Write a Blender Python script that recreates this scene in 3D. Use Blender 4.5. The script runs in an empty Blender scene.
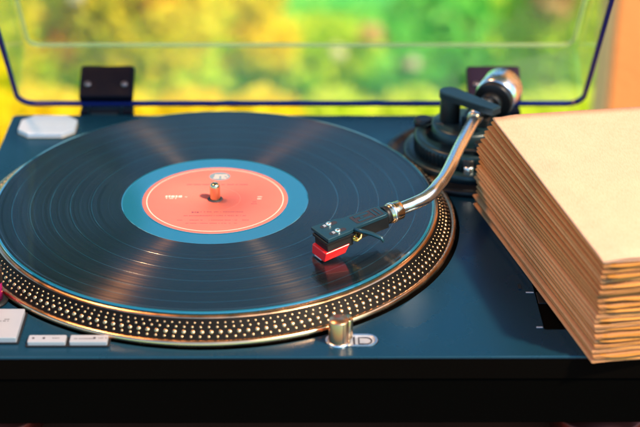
import bpy, bmesh, math, random
from math import sin, cos, pi, radians as R
from mathutils import Vector, Matrix, Euler
random.seed(7)
S = bpy.context.scene
C = S.collection
MM = 0.001

# ------------------------------------------------------------------ camera
PITCH, YAW, ROLL = 0.481, 0.012, 0.005
CAM = Vector((60.9, -946.7, 498.6)) * MM
fwd = Vector((sin(YAW)*cos(PITCH), cos(YAW)*cos(PITCH), -sin(PITCH)))
rt = Vector((cos(YAW), -sin(YAW), 0)); up = rt.cross(fwd)
cr, sr = cos(ROLL), sin(ROLL)
rt2 = rt*cr + up*sr; up2 = up*cr - rt*sr
cd = bpy.data.cameras.new('camera'); cam = bpy.data.objects.new('camera', cd); C.objects.link(cam)
cam.matrix_world = Matrix(((rt2.x, up2.x, -fwd.x, CAM.x), (rt2.y, up2.y, -fwd.y, CAM.y), (rt2.z, up2.z, -fwd.z, CAM.z), (0, 0, 0, 1)))
cd.sensor_width = 36; cd.lens = 1541.4/640*36
cd.clip_start = 0.02; cd.clip_end = 400
cd.dof.use_dof = True; cd.dof.focus_distance = 1.0; cd.dof.aperture_fstop = 5.4
S.camera = cam

# ------------------------------------------------------------------ light
SUN_DIR = Vector((0.539, -0.35, 0.766)).normalized()
elev = math.asin(SUN_DIR.z); azim = math.atan2(SUN_DIR.x, SUN_DIR.y)
W = bpy.data.worlds.new('World'); S.world = W; W.use_nodes = True
wn = W.node_tree.nodes; wl = W.node_tree.links
bg = wn['Background']; bg.inputs['Strength'].default_value = 0.15
sky = wn.new('ShaderNodeTexSky'); sky.sky_type = 'NISHITA'; sky.sun_disc = False
sky.sun_elevation = elev; sky.sun_rotation = azim; sky.ozone_density = 2.0
tint = wn.new('ShaderNodeMixRGB'); tint.blend_type = 'MULTIPLY'; tint.inputs[0].default_value = 1; tint.inputs[2].default_value = (0.62, 0.98, 1.12, 1)
wl.new(sky.outputs[0], tint.inputs[1]); wl.new(tint.outputs[0], bg.inputs['Color'])
sd = bpy.data.lights.new('sun', 'SUN'); sun = bpy.data.objects.new('sun', sd); C.objects.link(sun)
sd.energy = 4.2; sd.angle = R(4); sd.color = (1, 0.74, 0.50)
sun.rotation_euler = SUN_DIR.to_track_quat('Z', 'Y').to_euler()
# warm lamp over the left of the table: its reflection is the second orange streak on the record
ld = bpy.data.lights.new('warm_lamp', 'AREA'); lamp = bpy.data.objects.new('warm_lamp', ld); C.objects.link(lamp)
ld.shape = 'DISK'; ld.size = 0.10; ld.energy = 4.6; ld.color = (1, 0.48, 0.22)
LD = Vector((-0.40, 0.20, 0.894)).normalized()
lamp.location = LD*1.1; lamp.rotation_euler = LD.to_track_quat('Z', 'Y').to_euler()
S.view_settings.view_transform = 'Standard'; S.view_settings.look = 'None'
S.view_settings.exposure = 0.9; S.view_settings.gamma = 1; S.view_settings.use_curve_mapping = False
S.render.engine = 'CYCLES'
S.cycles.transparent_max_bounces = 16

# ------------------------------------------------------------------ helpers
def tag(o, label=None, cat=None, group=None, kind=None):
    if label: o['label'] = label
    if cat: o['category'] = cat
    if group: o['group'] = group
    if kind: o['kind'] = kind
    return o

def empty(name, loc_mm, label, cat, group=None):
    o = bpy.data.objects.new(name, None); C.objects.link(o)
    o.location = Vector(loc_mm)*MM; o.empty_display_size = 0.02
    o['org'] = list(loc_mm)
    return tag(o, label, cat, group)

def origin(o):
    return Vector(o['org']) if o is not None and 'org' in o.keys() else Vector((0, 0, 0))

class MB:
    """collects shapes in world millimetres"""
    def __init__(s): s.v = []; s.f = []; s.m = []; s.sm = []
    def add(s, vs, fs, mi=0, smooth=True):
        b = len(s.v); s.v += [tuple(v) for v in vs]
        s.f += [tuple(i+b for i in f) for f in fs]; s.m += [mi]*len(fs); s.sm += [smooth]*len(fs)
        return s
    def box(s, lo, hi, M=None, mi=0):
        x0, y0, z0 = lo; x1, y1, z1 = hi
        vs = [Vector(p) for p in ((x0,y0,z0),(x1,y0,z0),(x1,y1,z0),(x0,y1,z0),(x0,y0,z1),(x1,y0,z1),(x1,y1,z1),(x0,y1,z1))]
        if M is not None: vs = [M @ v for v in vs]
        return s.add(vs, [(0,3,2,1),(4,5,6,7),(0,1,5,4),(1,2,6,5),(2,3,7,6),(3,0,4,7)], mi, False)
    def prism(s, pts, z0, z1, M=None, ch=0.0, mi=0, smooth=False):
        """vertical prism of a convex outline with an optional chamfered top edge"""
        n = len(pts); cx = sum(p[0] for p in pts)/n; cy = sum(p[1] for p in pts)/n
        rings = [(z0, 0)]
        if ch: rings += [(z1-ch, 0), (z1-ch*0.3, ch*0.3), (z1, ch)]
        else: rings += [(z1, 0)]
        vs = []
        for z, ins in rings:
            for x, y in pts:
                d = math.hypot(x-cx, y-cy) or 1; k = (d-ins)/d
                vs.append(Vector((cx+(x-cx)*k, cy+(y-cy)*k, z)))
        if M is not None: vs = [M @ v for v in vs]
        fs = []
        for r in range(len(rings)-1):
            for i in range(n):
                j = (i+1) % n; fs.append((r*n+i, r*n+j, (r+1)*n+j, (r+1)*n+i))
        s.add(vs, fs, mi, smooth)
        b = len(s.v)-len(vs)
        s.f.append(tuple(b+(len(rings)-1)*n+i for i in range(n))); s.m.append(mi); s.sm.append(False)
        s.f.append(tuple(b+i for i in reversed(range(n)))); s.m.append(mi); s.sm.append(False)
        return s
    def lathe(s, prof, n=64, M=None, mi=0, mis=None, closed=False, smooth=True):
        """prof: list of (r, z); mis: material index for each segment"""
        vs = []; fs = []; m = []
        for r, z in prof:
            for i in range(n):
                a = 2*pi*i/n; vs.append(Vector((r*cos(a), r*sin(a), z)))
        if M is not None: vs = [M @ v for v in vs]
        k = len(prof)
        for q in range(k if closed else k-1):
            q2 = (q+1) % k
            for i in range(n):
                j = (i+1) % n; fs.append((q*n+i, q*n+j, q2*n+j, q2*n+i)); m.append(mis[q] if mis else mi)
        b = len(s.v); s.add(vs, fs, 0, smooth); s.m[len(s.m)-len(m):] = m
        if not closed:
            if prof[0][0] > 1e-6 and prof[0][0] < 1e9 and prof[0][1] is not None and not mis and prof[0][0] < CAPR[0]:
                s.f.append(tuple(b+i for i in reversed(range(n)))); s.m.append(mi); s.sm.append(False)
                s.f.append(tuple(b+(k-1)*n+i for i in range(n))); s.m.append(mi); s.sm.append(False)
        return s
    def cyl(s, p0, p1, r0, r1=None, n=32, mi=0, ch=0.0):
        p0 = Vector(p0); p1 = Vector(p1); r1 = r0 if r1 is None else r1; L = (p1-p0).length
        q = (p1-p0).to_track_quat('Z', 'Y'); M = Matrix.Translation(p0) @ q.to_matrix().to_4x4()
        prof = [(r0, 0), (r1, L)] if not ch else [(r0-ch, 0), (r0, ch), (r1, L-ch), (r1-ch, L)]
        return s.lathe(prof, n, M, mi)
    def tube(s, pts, r, n=20, mi=0):
        pts = [Vector(p) for p in pts]; k = len(pts); rs = r if isinstance(r, (list, tuple)) else [r]*k
        vs = []; prev = None
        for i, p in enumerate(pts):
            t = (pts[min(i+1, k-1)]-pts[max(i-1, 0)]).normalized()
            if prev is None:
                a = Vector((0, 0, 1)) if abs(t.z) < .9 else Vector((1, 0, 0)); x = t.cross(a).normalized()
            else: x = (prev-t*prev.dot(t)).normalized()
            prev = x; y = t.cross(x)
            for j in range(n):
                a = 2*pi*j/n; vs.append(p+(x*cos(a)+y*sin(a))*rs[i])
        fs = [(i*n+j, i*n+(j+1) % n, (i+1)*n+(j+1) % n, (i+1)*n+j) for i in range(k-1) for j in range(n)]
        s.add(vs, fs, mi, True); b = len(s.v)-len(vs)
        s.f.append(tuple(b+i for i in reversed(range(n)))); s.m.append(mi); s.sm.append(False)
        s.f.append(tuple(b+(k-1)*n+i for i in range(n))); s.m.append(mi); s.sm.append(False)
        return s
    def build(s, name, mat, parent=None, bevel=0.0, seg=2, fix=True, org=None, auto=True):
        o0 = origin(parent) if parent is not None else (Vector(org) if org else Vector((0, 0, 0)))
        me = bpy.data.meshes.new(name)
        me.from_pydata([((v[0]-o0.x)*MM, (v[1]-o0.y)*MM, (v[2]-o0.z)*MM) for v in s.v], [], s.f)
        mats = mat if isinstance(mat, (list, tuple)) else [mat]
        for m in mats: me.materials.append(m)
        me.polygons.foreach_set('material_index', s.m); me.polygons.foreach_set('use_smooth', s.sm)
        if fix:
            bm = bmesh.new(); bm.from_mesh(me); bmesh.ops.recalc_face_normals(bm, faces=bm.faces[:]); bm.to_mesh(me); bm.free()
        me.update()
        o = bpy.data.objects.new(name, me); C.objects.link(o)
        if parent is not None: o.parent = parent
        else: o.location = o0*MM
        o['org'] = list(o0)
        if bevel:
            md = o.modifiers.new('bevel', 'BEVEL'); md.width = bevel*MM; md.segments = seg; md.limit_method = 'ANGLE'; md.angle_limit = R(40)
            md.harden_normals = False
        return o
CAPR = [1e6]

def T(x=0, y=0, z=0, rz=0): return Matrix.Translation((x, y, z)) @ Matrix.Rotation(rz, 4, 'Z')
def rrect(x0, y0, x1, y1, r, n=8):
    pts = []
    for cx, cy, a0 in ((x1-r, y1-r, 0), (x0+r, y1-r, 90), (x0+r, y0+r, 180), (x1-r, y0+r, 270)):
        for i in range(n+1):
            a = R(a0+90*i/n); pts.append((cx+r*cos(a), cy+r*sin(a)))
    return pts
def oct_(hw, hd, cx_, cy_): return [(hw, -hd+cy_), (hw, hd-cy_), (hw-cx_, hd), (-hw+cx_, hd), (-hw, hd-cy_), (-hw, -hd+cy_), (-hw+cx_, -hd), (hw-cx_, -hd)]
def arc(cx, cy, r, n=48): return [(cx+r*cos(2*pi*i/n), cy+r*sin(2*pi*i/n)) for i in range(n)]

# ------------------------------------------------------------------ materials
def mat(name, col, rough=0.5, metal=0.0, **k):
    m = bpy.data.materials.new(name); m.use_nodes = True
    b = m.node_tree.nodes['Principled BSDF']
    b.inputs['Base Color'].default_value = (*col, 1); b.inputs['Roughness'].default_value = rough; b.inputs['Metallic'].default_value = metal
    for key, v in k.items():
        b.inputs[{'coat': 'Coat Weight', 'coatr': 'Coat Roughness', 'spec': 'Specular IOR Level', 'ior': 'IOR', 'aniso': 'Anisotropic', 'sheen': 'Sheen Weight',
                  'trans': 'Transmission Weight', 'sss': 'Subsurface Weight', 'coati': 'Coat IOR'}[key]].default_value = v
    return m
def nodes(m): return m.node_tree.nodes, m.node_tree.links, m.node_tree.nodes['Principled BSDF']
def ramp(n, stops):
    r = n.new('ShaderNodeValToRGB'); e = r.color_ramp.elements
    while len(e) < len(stops): e.new(0.5)
    for i, (p, c) in enumerate(stops): e[i].position = p; e[i].color = (*c, 1) if len(c) == 3 else c
    return r
def wear(m, scale, lo, hi, bump=0.0, bscale=None, det=6, bdist=0.0002, colvar=0.0):
    """uneven roughness, fine relief and faint colour variation in object space"""
    n, l, b = nodes(m); tc = n.new('ShaderNodeTexCoord')
    t = n.new('ShaderNodeTexNoise'); t.inputs['Scale'].default_value = scale; t.inputs['Detail'].default_value = det
    l.new(tc.outputs['Object'], t.inputs['Vector'])
    mr = n.new('ShaderNodeMapRange'); mr.inputs[1].default_value = .3; mr.inputs[2].default_value = .7; mr.inputs[3].default_value = lo; mr.inputs[4].default_value = hi
    l.new(t.outputs[0], mr.inputs[0]); l.new(mr.outputs[0], b.inputs['Roughness'])
    if bump:
        t2 = n.new('ShaderNodeTexNoise'); t2.inputs['Scale'].default_value = bscale or scale*8; t2.inputs['Detail'].default_value = 4
        l.new(tc.outputs['Object'], t2.inputs['Vector'])
        bp = n.new('ShaderNodeBump'); bp.inputs['Strength'].default_value = bump; bp.inputs['Distance'].default_value = bdist
        l.new(t2.outputs[0], bp.inputs['Height']); l.new(bp.outputs[0], b.inputs['Normal'])
    if colvar:
        c = b.inputs['Base Color'].default_value[:3]
        t3 = n.new('ShaderNodeTexNoise'); t3.inputs['Scale'].default_value = scale*.6; t3.inputs['Detail'].default_value = 8
        l.new(tc.outputs['Object'], t3.inputs['Vector'])
        r = ramp(n, [(.3, tuple(x*(1-colvar) for x in c)), (.7, tuple(min(1, x*(1+colvar)) for x in c))])
        l.new(t3.outputs[0], r.inputs[0]); l.new(r.outputs[0], b.inputs['Base Color'])
    return m

M = {}
M['deck'] = wear(mat('blue_satin_paint', (0.006, 0.052, 0.098), 0.3, 0.5, spec=0.6), 30, .24, .33, .12, 2500, bdist=0.00006)
M['black'] = wear(mat('black_plastic', (0.008, 0.009, 0.010), 0.4, spec=0.35), 60, .32, .5, .1, 1500, bdist=0.00005)
M['front'] = wear(mat('black_front_paint', (0.0015, 0.0013, 0.001), 0.6, spec=0.03), 40, .5, .65, .1, 1500, bdist=0.00005)
M['rubber'] = wear(mat('black_rubber', (0.001, 0.001, 0.0008), 0.8, spec=0.02), 40, .75, .9)
M['well'] = mat('dark_well', (0.004, 0.014, 0.022), 0.5)
M['foot2'] = mat('dull_screw_metal', (0.30, 0.24, 0.24), 0.4, 1.0)
M['foot'] = mat('foot_metal', (0.16, 0.03, 0.02), 0.35, 0.8)
M['gun'] = wear(mat('dark_strobe_band', (0.003, 0.0025, 0.002), 0.55, 0.0, spec=.12), 90, .5, .65)
M['alu'] = wear(mat('polished_aluminium', (0.92, 0.50, 0.27), 0.22, 1.0), 80, .16, .30)
M['dot'] = mat('dot_aluminium', (0.74, 0.50, 0.28), 0.32, 1.0)
M['chrome'] = wear(mat('chrome', (0.95, 0.93, 0.90), 0.26, 1.0), 120, .20, .30)
M['silver'] = wear(mat('silver_paint', (0.40, 0.43, 0.48), 0.35, 0.35), 90, .3, .42, .1, 2000, bdist=0.00004)
M['badge'] = wear(mat('pale_badge_metal', (0.56, 0.66, 0.74), 0.35, 0.2), 90, .3, .42)
M['brass'] = mat('warm_brass', (0.78, 0.56, 0.34), 0.2, 1.0)
M['gold'] = mat('gold_wire', (0.85, 0.50, 0.10), 0.3, 0.8)
M['red'] = mat('red_plastic', (0.75, 0.012, 0.015), 0.3, spec=0.5)
M['shellm'] = wear(mat('headshell_sky_tint', (0.02, 0.07, 0.095), 0.3, 0.5, spec=0.8), 120, .25, .38)  # teal of the reflected sky put into the headshell's base colour
M['armblk'] = wear(mat('arm_base_sky_tint', (0.008, 0.028, 0.036), 0.3, 0.4, spec=0.7), 80, .26, .4)  # the same sky teal put into the base colour of the arm parts
M['mag'] = mat('magenta_lens', (0.22, 0.004, 0.07), 0.2, spec=0.6)
M['hinge'] = wear(mat('hinge_black', (0.003, 0.004, 0.010), 0.6, spec=0.1), 90, .5, .65)
M['hinge2'] = wear(mat('hinge_black_reflection', (0.025, 0.012, 0.03), 0.6, spec=0.2), 90, .45, .6)  # right hinge only: its plum reflection put into the base colour
M['ink'] = mat('dark_print', (0.02, 0.02, 0.03), 0.6)
M['softink'] = mat('grey_print', (0.45, 0.52, 0.58), 0.6)
M['wire'] = mat('dark_wire', (0.03, 0.03, 0.03), 0.4)

# vinyl: concentric cut grooves give a round-brushed sheen, the smooth bands a clear one; their blue base stands in for reflected sky
def vinyl(name, base, rough, aniso, coat, varc):
    m = mat(name, base, rough, spec=(0.65 if aniso else .9), aniso=aniso, coat=coat, coatr=0.022)
    n, l, b = nodes(m); tc = n.new('ShaderNodeTexCoord')
    b.inputs['IOR'].default_value = 1.7; b.inputs['Specular Tint'].default_value = (1, .72, .5, 1) if aniso else (.8, .95, 1, 1); b.inputs['Anisotropic Rotation'].default_value = .25 if aniso else 0
    tg = n.new('ShaderNodeTangent'); tg.direction_type = 'RADIAL'; tg.axis = 'Z'; l.new(tg.outputs[0], b.inputs['Tangent'])
    if varc:
        sp = n.new('ShaderNodeSeparateXYZ'); l.new(tc.outputs['Object'], sp.inputs[0])
        cb = n.new('ShaderNodeCombineXYZ'); l.new(sp.outputs[0], cb.inputs[0]); l.new(sp.outputs[1], cb.inputs[1])
        ln = n.new('ShaderNodeVectorMath'); ln.operation = 'LENGTH'; l.new(cb.outputs[0], ln.inputs[0])
        t = n.new('ShaderNodeTexNoise'); t.noise_dimensions = '1D'; t.inputs['Scale'].default_value = 420; t.inputs['Detail'].default_value = 6; t.inputs['Roughness'].default_value = .7
        l.new(ln.outputs['Value'], t.inputs['W'])
        mr = n.new('ShaderNodeMapRange'); mr.inputs[1].default_value = .3; mr.inputs[2].default_value = .7; mr.inputs[3].default_value = rough*.75; mr.inputs[4].default_value = rough*1.3
        l.new(t.outputs[0], mr.inputs[0]); l.new(mr.outputs[0], b.inputs['Roughness'])
        r = ramp(n, [(.3, tuple(x*.6 for x in base)), (.7, tuple(x*1.5 for x in base))]); l.new(t.outputs[0], r.inputs[0]); l.new(r.outputs[0], b.inputs['Base Color'])
        t2 = n.new('ShaderNodeTexNoise'); t2.noise_dimensions = '1D'; t2.inputs['Scale'].default_value = 900; t2.inputs['Detail'].default_value = 3
        l.new(ln.outputs['Value'], t2.inputs['W'])
        bp = n.new('ShaderNodeBump'); bp.inputs['Strength'].default_value = .25; bp.inputs['Distance'].default_value = 0.00005
        l.new(t2.outputs[0], bp.inputs['Height']); l.new(bp.outputs[0], b.inputs['Normal'])
    return m
M['groove'] = vinyl('grooved_vinyl', (0.0004, 0.003, 0.005), 0.22, 1.0, 0.32, True)
M['land'] = vinyl('smooth_vinyl_sky_tint', (0.006, 0.12, 0.20), 0.10, 0.0, 1.0, False)  # sky reflection painted as a blue base on the smooth bands
M['gapv'] = vinyl('track_gap_vinyl_sky_tint', (0.002, 0.035, 0.055), 0.14, 0.0, 0.7, False)  # dimmer version of the same painted sky blue
M['label'] = wear(mat('salmon_paper', (0.60, 0.145, 0.115), 0.6, spec=0.2), 40, .5, .65, .15, 900, bdist=0.00005, colvar=.05)
M['labelw'] = mat('cream_print', (0.9, 0.62, 0.52), 0.5)
M['labelb'] = mat('grey_blue_print', (0.16, 0.24, 0.28), 0.5)

# clear cover
def acrylic():
    m = bpy.data.materials.new('clear_acrylic'); m.use_nodes = True; n = m.node_tree.nodes; l = m.node_tree.links
    n.remove(n['Principled BSDF']); out = n['Material Output']
    tr = n.new('ShaderNodeBsdfTransparent'); tr.inputs[0].default_value = (0.985, 0.995, 0.985, 1)
    gl = n.new('ShaderNodeBsdfGlossy'); gl.inputs['Roughness'].default_value = 0.04
    df = n.new('ShaderNodeBsdfDiffuse'); df.inputs[0].default_value = (0.62, 0.72, 0.70, 1)
    fr = n.new('ShaderNodeFresnel'); ge = n.new('ShaderNodeNewGeometry'); mi_ = n.new('ShaderNodeMapRange'); mi_.inputs[3].default_value = 1.35; mi_.inputs[4].default_value = 1/1.35
    l.new(ge.outputs['Backfacing'], mi_.inputs[0]); l.new(mi_.outputs[0], fr.inputs[0])
    a = n.new('ShaderNodeMixShader'); a.inputs[0].default_value = 0.06; l.new(tr.outputs[0], a.inputs[1]); l.new(df.outputs[0], a.inputs[2])
    tc = n.new('ShaderNodeTexCoord'); t = n.new('ShaderNodeTexNoise'); t.inputs['Scale'].default_value = 9; t.inputs['Detail'].default_value = 5; l.new(tc.outputs['Object'], t.inputs[0])
    mr = n.new('ShaderNodeMapRange'); mr.inputs[1].default_value = .35; mr.inputs[2].default_value = .7; mr.inputs[3].default_value = .035; mr.inputs[4].default_value = .085
    l.new(t.outputs[0], mr.inputs[0]); l.new(mr.outputs[0], a.inputs[0])
    b = n.new('ShaderNodeMixShader'); l.new(fr.outputs[0], b.inputs[0]); l.new(a.outputs[0], b.inputs[1]); l.new(gl.outputs[0], b.inputs[2])
    l.new(b.outputs[0], out.inputs[0]); return m
M['acrylic'] = acrylic()
def edgem(name, col, mixf):
    m = bpy.data.materials.new(name); m.use_nodes = True; n = m.node_tree.nodes; l = m.node_tree.links
    b = n['Principled BSDF']; b.inputs['Base Color'].default_value = (*col, 1); b.inputs['Roughness'].default_value = .15
    tr = n.new('ShaderNodeBsdfTransparent'); tr.inputs[0].default_value = (*[c**.3 for c in col], 1)
    x = n.new('ShaderNodeMixShader'); x.inputs[0].default_value = mixf; l.new(b.outputs[0], x.inputs[1]); l.new(tr.outputs[0], x.inputs[2]); l.new(x.outputs[0], n['Material Output'].inputs[0]); return m
M['edge'] = edgem('acrylic_cut_edge', (0.008, 0.02, 0.16), .12)
M['seam'] = edgem('acrylic_corner_glint', (0.80, 0.88, 0.40), .6)  # yellow glint of the bent acrylic put into the colour

# kraft paper
def kraft(name, col, fib=1.0):
    m = mat(name, col, 0.85, spec=0.04); n, l, b = nodes(m); tc = n.new('ShaderNodeTexCoord')
    t = n.new('ShaderNodeTexNoise'); t.inputs['Scale'].default_value = 55; t.inputs['Detail'].default_value = 9; t.inputs['Roughness'].default_value = .65; l.new(tc.outputs['Object'], t.inputs[0])
    r = ramp(n, [(.28, tuple(x*.94 for x in col)), (.72, tuple(min(1, x*1.05) for x in col))]); l.new(t.outputs[0], r.inputs[0])
    mp = n.new('ShaderNodeMapping'); mp.inputs['Scale'].default_value = (1500, 260, 900); l.new(tc.outputs['Object'], mp.inputs[0])
    t2 = n.new('ShaderNodeTexNoise'); t2.inputs['Scale'].default_value = 1; t2.inputs['Detail'].default_value = 3; l.new(mp.outputs[0], t2.inputs[0])
    r2 = ramp(n, [(.3, (.90, .88, .84)), (.6, (1, 1, 1))]); l.new(t2.outputs[0], r2.inputs[0])
    mx = n.new('ShaderNodeMixRGB'); mx.blend_type = 'MULTIPLY'; mx.inputs[0].default_value = 1; l.new(r.outputs[0], mx.inputs[1]); l.new(r2.outputs[0], mx.inputs[2]); l.new(mx.outputs[0], b.inputs['Base Color'])
    bp = n.new('ShaderNodeBump'); bp.inputs['Strength'].default_value = .35; bp.inputs['Distance'].default_value = .0002; l.new(t2.outputs[0], bp.inputs['Height']); l.new(bp.outputs[0], b.inputs['Normal'])
    return m
KR = [kraft('kraft_paper', (0.60, 0.31, 0.14)), kraft('kraft_paper_dark', (0.47, 0.22, 0.085)), kraft('kraft_paper_sunlit', (0.68, 0.43, 0.29))]  # light tone, top sleeve only: the sunlit face put into the colour
KF = [kraft('kraft_paper_flap_bounce', (0.64, 0.28, 0.07)), kraft('kraft_paper_flap_bounce_dark', (0.50, 0.21, 0.045))]  # orange of bounced warm light put into the flap colours
M['wallo'] = wear(mat('terracotta_plaster', (0.72, 0.27, 0.075), 0.85), 6, .8, .92, .5, 90, bdist=.003, colvar=.10)
M['wallp'] = wear(mat('plaster_lit_side', (0.80, 0.46, 0.22), 0.85), 6, .8, .92, .5, 90, bdist=.003, colvar=.08)  # same plaster, with garden light on the return put into a paler colour
M['wood'] = wear(mat('red_brown_wood', (0.20, 0.05, 0.025), 0.35), 12, .3, .5, .3, 60, bdist=.0008, colvar=.35)

# ------------------------------------------------------------------ the turntable
TT = empty('turntable', (56.5, 1.5, -49), 'black and blue record turntable with its clear dust cover raised, carrying the record', 'turntable')
X0, X1, Y0, Y1 = -170, 283, -175, 178
LOZ = (89.8, -157.0)   # pop-up lamp well

def plate_with_holes(outer_rings, holes, ztop, zholebot):
    """top skin with real cut-outs: triangulated fill plus hole walls and the stepped outer edge"""
    bm = bmesh.new()
    def ring(pts, z): return [bm.verts.new((x*MM, y*MM, z*MM)) for x, y in pts]
    rings = [ring(p, z) for p, z in outer_rings]
    edges = []
    n = len(rings[0])
    for a, b in zip(rings, rings[1:]):
        for i in range(n):
            bm.faces.new((a[i], a[(i+1) % n], b[(i+1) % n], b[i]))
    edges += [bm.edges.get((rings[0][i], rings[0][(i+1) % n])) for i in range(n)]
    for h in holes:
        a = ring(h, ztop); b = ring(h, zholebot); k = len(h)
        for i in range(k): bm.faces.new((b[i], b[(i+1) % k], a[(i+1) % k], a[i]))
        edges += [bm.edges.get((a[i], a[(i+1) % k])) for i in range(k)]
    g = bmesh.ops.triangle_fill(bm, edges=edges, use_beauty=True)
    bmesh.ops.recalc_face_normals(bm, faces=bm.faces[:])
    me = bpy.data.meshes.new('plinth'); bm.to_mesh(me); bm.free(); return me
def inset(i): return rrect(X0+i, Y0+i, X1-i, Y1-i, 4, 6)
slot = rrect(208, -145, 222, -20, 1.5, 3)
lozh = [(LOZ[0]+x, LOZ[1]+y) for x, y in rrect(-16.3, -7.3, 16.3, 7.3, 7.2, 8)]
me = plate_with_holes([(inset(.9), 0), (inset(.45), -.08), (inset(.12), -.35), (inset(0), -.8), (inset(0), -1.6)], [arc(.7, .3, 168.0, 200), slot, lozh], 0, -5)
pl = bpy.data.objects.new('top_plate', me); me.materials.append(M['deck']); C.objects.link(pl); pl.parent = TT; pl.location = -origin(TT)*MM
o = MB().prism(rrect(X0+.5, Y0+.5, X1-.5, Y1-.5, 4, 6), -16, -1.6).build('chassis', M['front'], TT)
MB().prism(rrect(X0+1.2, Y0+1.6, X1-1.2, Y1-1.6, 4, 6), -49, -17.2).build('base', M['rubber'], TT, .6)
MB().prism(rrect(X0+3, Y0+3, X1-3, Y1-3, 4, 6), -17.2, -16).build('seam_gasket', M['rubber'], TT)
for x, y in ((X0+36, Y0+34), (X1-36, Y0+34), (X0+36, Y1-34), (X1-36, Y1-34)):
    f = MB().lathe([(19, -49), (19, -55), (30, -57), (31, -60), (31, -70), (29, -72.5)], 48, T(x, y)).build('foot', M['foot'], TT)
    MB().lathe([(27, -72.5), (27, -75)], 40, T(x, y)).build('foot_pad', M['rubber'], f)

# platter
PL = MB().lathe([(20, 11.5), (149, 11.5), (149.5, 13.6), (150.6, 14.3), (152.2, 14.1), (153.2, 13.2)], 256, mi=0, mis=[0]*5).build('platter', M['alu'], TT)
MB().lathe([(153.2, 13.2), (153.9, 12.3), (162.3, 4.6), (163.0, 3.9)], 256, mis=[0]*3).build('strobe_band', M['gun'], PL)
MB().lathe([(163.0, 3.9), (163.8, 4.3), (165.2, 4.1), (166.0, 3.2), (166.2, 1.8), (165.6, .4), (164, -1), (150, -2)], 256, mis=[0]*7).build('platter_lip', M['alu'], PL)
MB().lathe([(0.01, -4.6), (171, -4.6)], 96, mis=[0]).build('platter_well', M['well'], TT)
dots = MB()
def dots_row(t, cnt, rad, ph):
    r0 = 153.9+(162.3-153.9)*t; z0 = 12.3+(4.6-12.3)*t
    nx, nz = 7.7, 8.4; L = math.hypot(nx, nz); nx /= L; nz /= L
    for i in range(cnt):
        a = 2*pi*(i+ph)/cnt; er = Vector((cos(a), sin(a), 0)); et = Vector((-sin(a), cos(a), 0))
        nrm = er*nx+Vector((0, 0, nz)); dn = er*nz-Vector((0, 0, nx)); c = er*r0+Vector((0, 0, z0))
        vs = []
        for (k, h) in ((1, 0), (.8, .28), (.35, .42)):
            for j in range(8):
                b = 2*pi*j/8; vs.append(c+(et*cos(b)+dn*sin(b))*rad*k+nrm*h*rad)
        fs = [(q*8+j, q*8+(j+1) % 8, q*8+8+(j+1) % 8, q*8+8+j) for q in range(2) for j in range(8)]+[tuple(range(16, 24))]
        dots.add(vs, fs)
dots_row(.13, 212, .62, 0); dots_row(.36, 198, .76, .3); dots_row(.63, 180, 1.30, 0); dots_row(.89, 189, .80, .5)
tag(dots.build('strobe_dots', M['dot'], PL, fix=False), kind='stuff')
MB().lathe([(4, 13.2), (4, 13.75), (147.5, 13.75), (148.2, 13.2), (148.2, 11.6)], 160, mis=[0]*4).build('slipmat', M['rubber'], PL)
MB().lathe([(3.55, 12), (3.55, 25.2), (3.35, 26.6), (2.7, 27.6), (1.6, 28.1), (0.01, 28.2)], 32, mis=[0]*5).build('spindle', M['brass'], TT)

# ------------------------------------------------------------------ the record
REC = empty('vinyl_record', (0, 0, 14), 'black vinyl record with a salmon pink label lying on the platter', 'record')
prof = []; mi = []
def seg(r, z, m): prof.append((r, z)); mi.append(m)
zt = 15.7
seg(3.7, 13.9, 1); seg(3.7, zt-.1, 1); seg(50.6, zt-.1, 1); seg(51.2, zt-.25, 1); seg(63.6, zt-.25, 1); seg(64.2, zt-.02, 0)
for g in (84.5, 98.8, 112.4, 125.8, 138.0):
    seg(g-.2, zt, 2); seg(g-.12, zt-.04, 2); seg(g+.12, zt-.04, 2); seg(g+.2, zt, 0)
seg(146.6, zt, 0); seg(147.6, zt+.15, 0); seg(149.2, zt+.15, 1); seg(150.3, zt-.1, 1); seg(150.7, zt-.7, 1); seg(150.2, zt-1.5, 1); seg(148.5, 13.85, 1); seg(3.7, 13.9, 1)
rec = MB().lathe(prof, 360, mis=mi[:-1], smooth=False).build('disc', [M['groove'], M['land'], M['gapv']], REC)
LB = MB().lathe([(3.9, zt-.08), (3.9, zt+.02), (49.6, zt+.02), (50, zt-.1)], 128, mis=[0]*3).build('record_label', M['label'], REC)
MB().lathe([(3.75, zt+.0), (3.75, zt+.5), (5.2, zt+.4), (5.2, zt)], 32, mis=[0]*3).build('centre_hole_rim', M['ink'], LB)
zz = zt+.035
MB().lathe([(46.6, zz), (47.2, zz)], 128, mis=[0]).build('ring_print', M['labelw'], LB, fix=False)
MB().lathe([(17.2, zz), (17.45, zz)], 96, mis=[0]).build('pressing_ring', mat('label_pressing', (.70, .17, .12), .4), LB, fix=False)
bd = MB(); bd.add([(1.5+7.5*cos(2*pi*i/40), 35.5+6.6*sin(2*pi*i/40), zz) for i in range(40)], [tuple(range(40))]); BD = bd.build('label_badge', M['labelb'], LB, fix=False)
pr = MB()
def dash(mb, x0, x1, y, h, seedv, z=zz+.02, dens=.8):
    rr = random.Random(seedv); x = x0
    while x < x1:
        w = rr.uniform(.5, 1.3)*h*.7
        if rr.random() < dens: mb.add([(x, y-h/2, z), (x+w, y-h/2, z), (x+w, y+h/2*rr.uniform(.6, 1), z), (x, y+h/2*rr.uniform(.6, 1), z)], [(0, 1, 2, 3)])
        x += w+h*.22
b2 = MB(); dash(b2, -3, 6, 37.5, 1.5, 1); dash(b2, -4, 7, 35, 1.5, 2); dash(b2, -3, 6, 32.6, 1.3, 3); b2.build('badge_lettering', M['labelw'], BD, fix=False)
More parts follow.
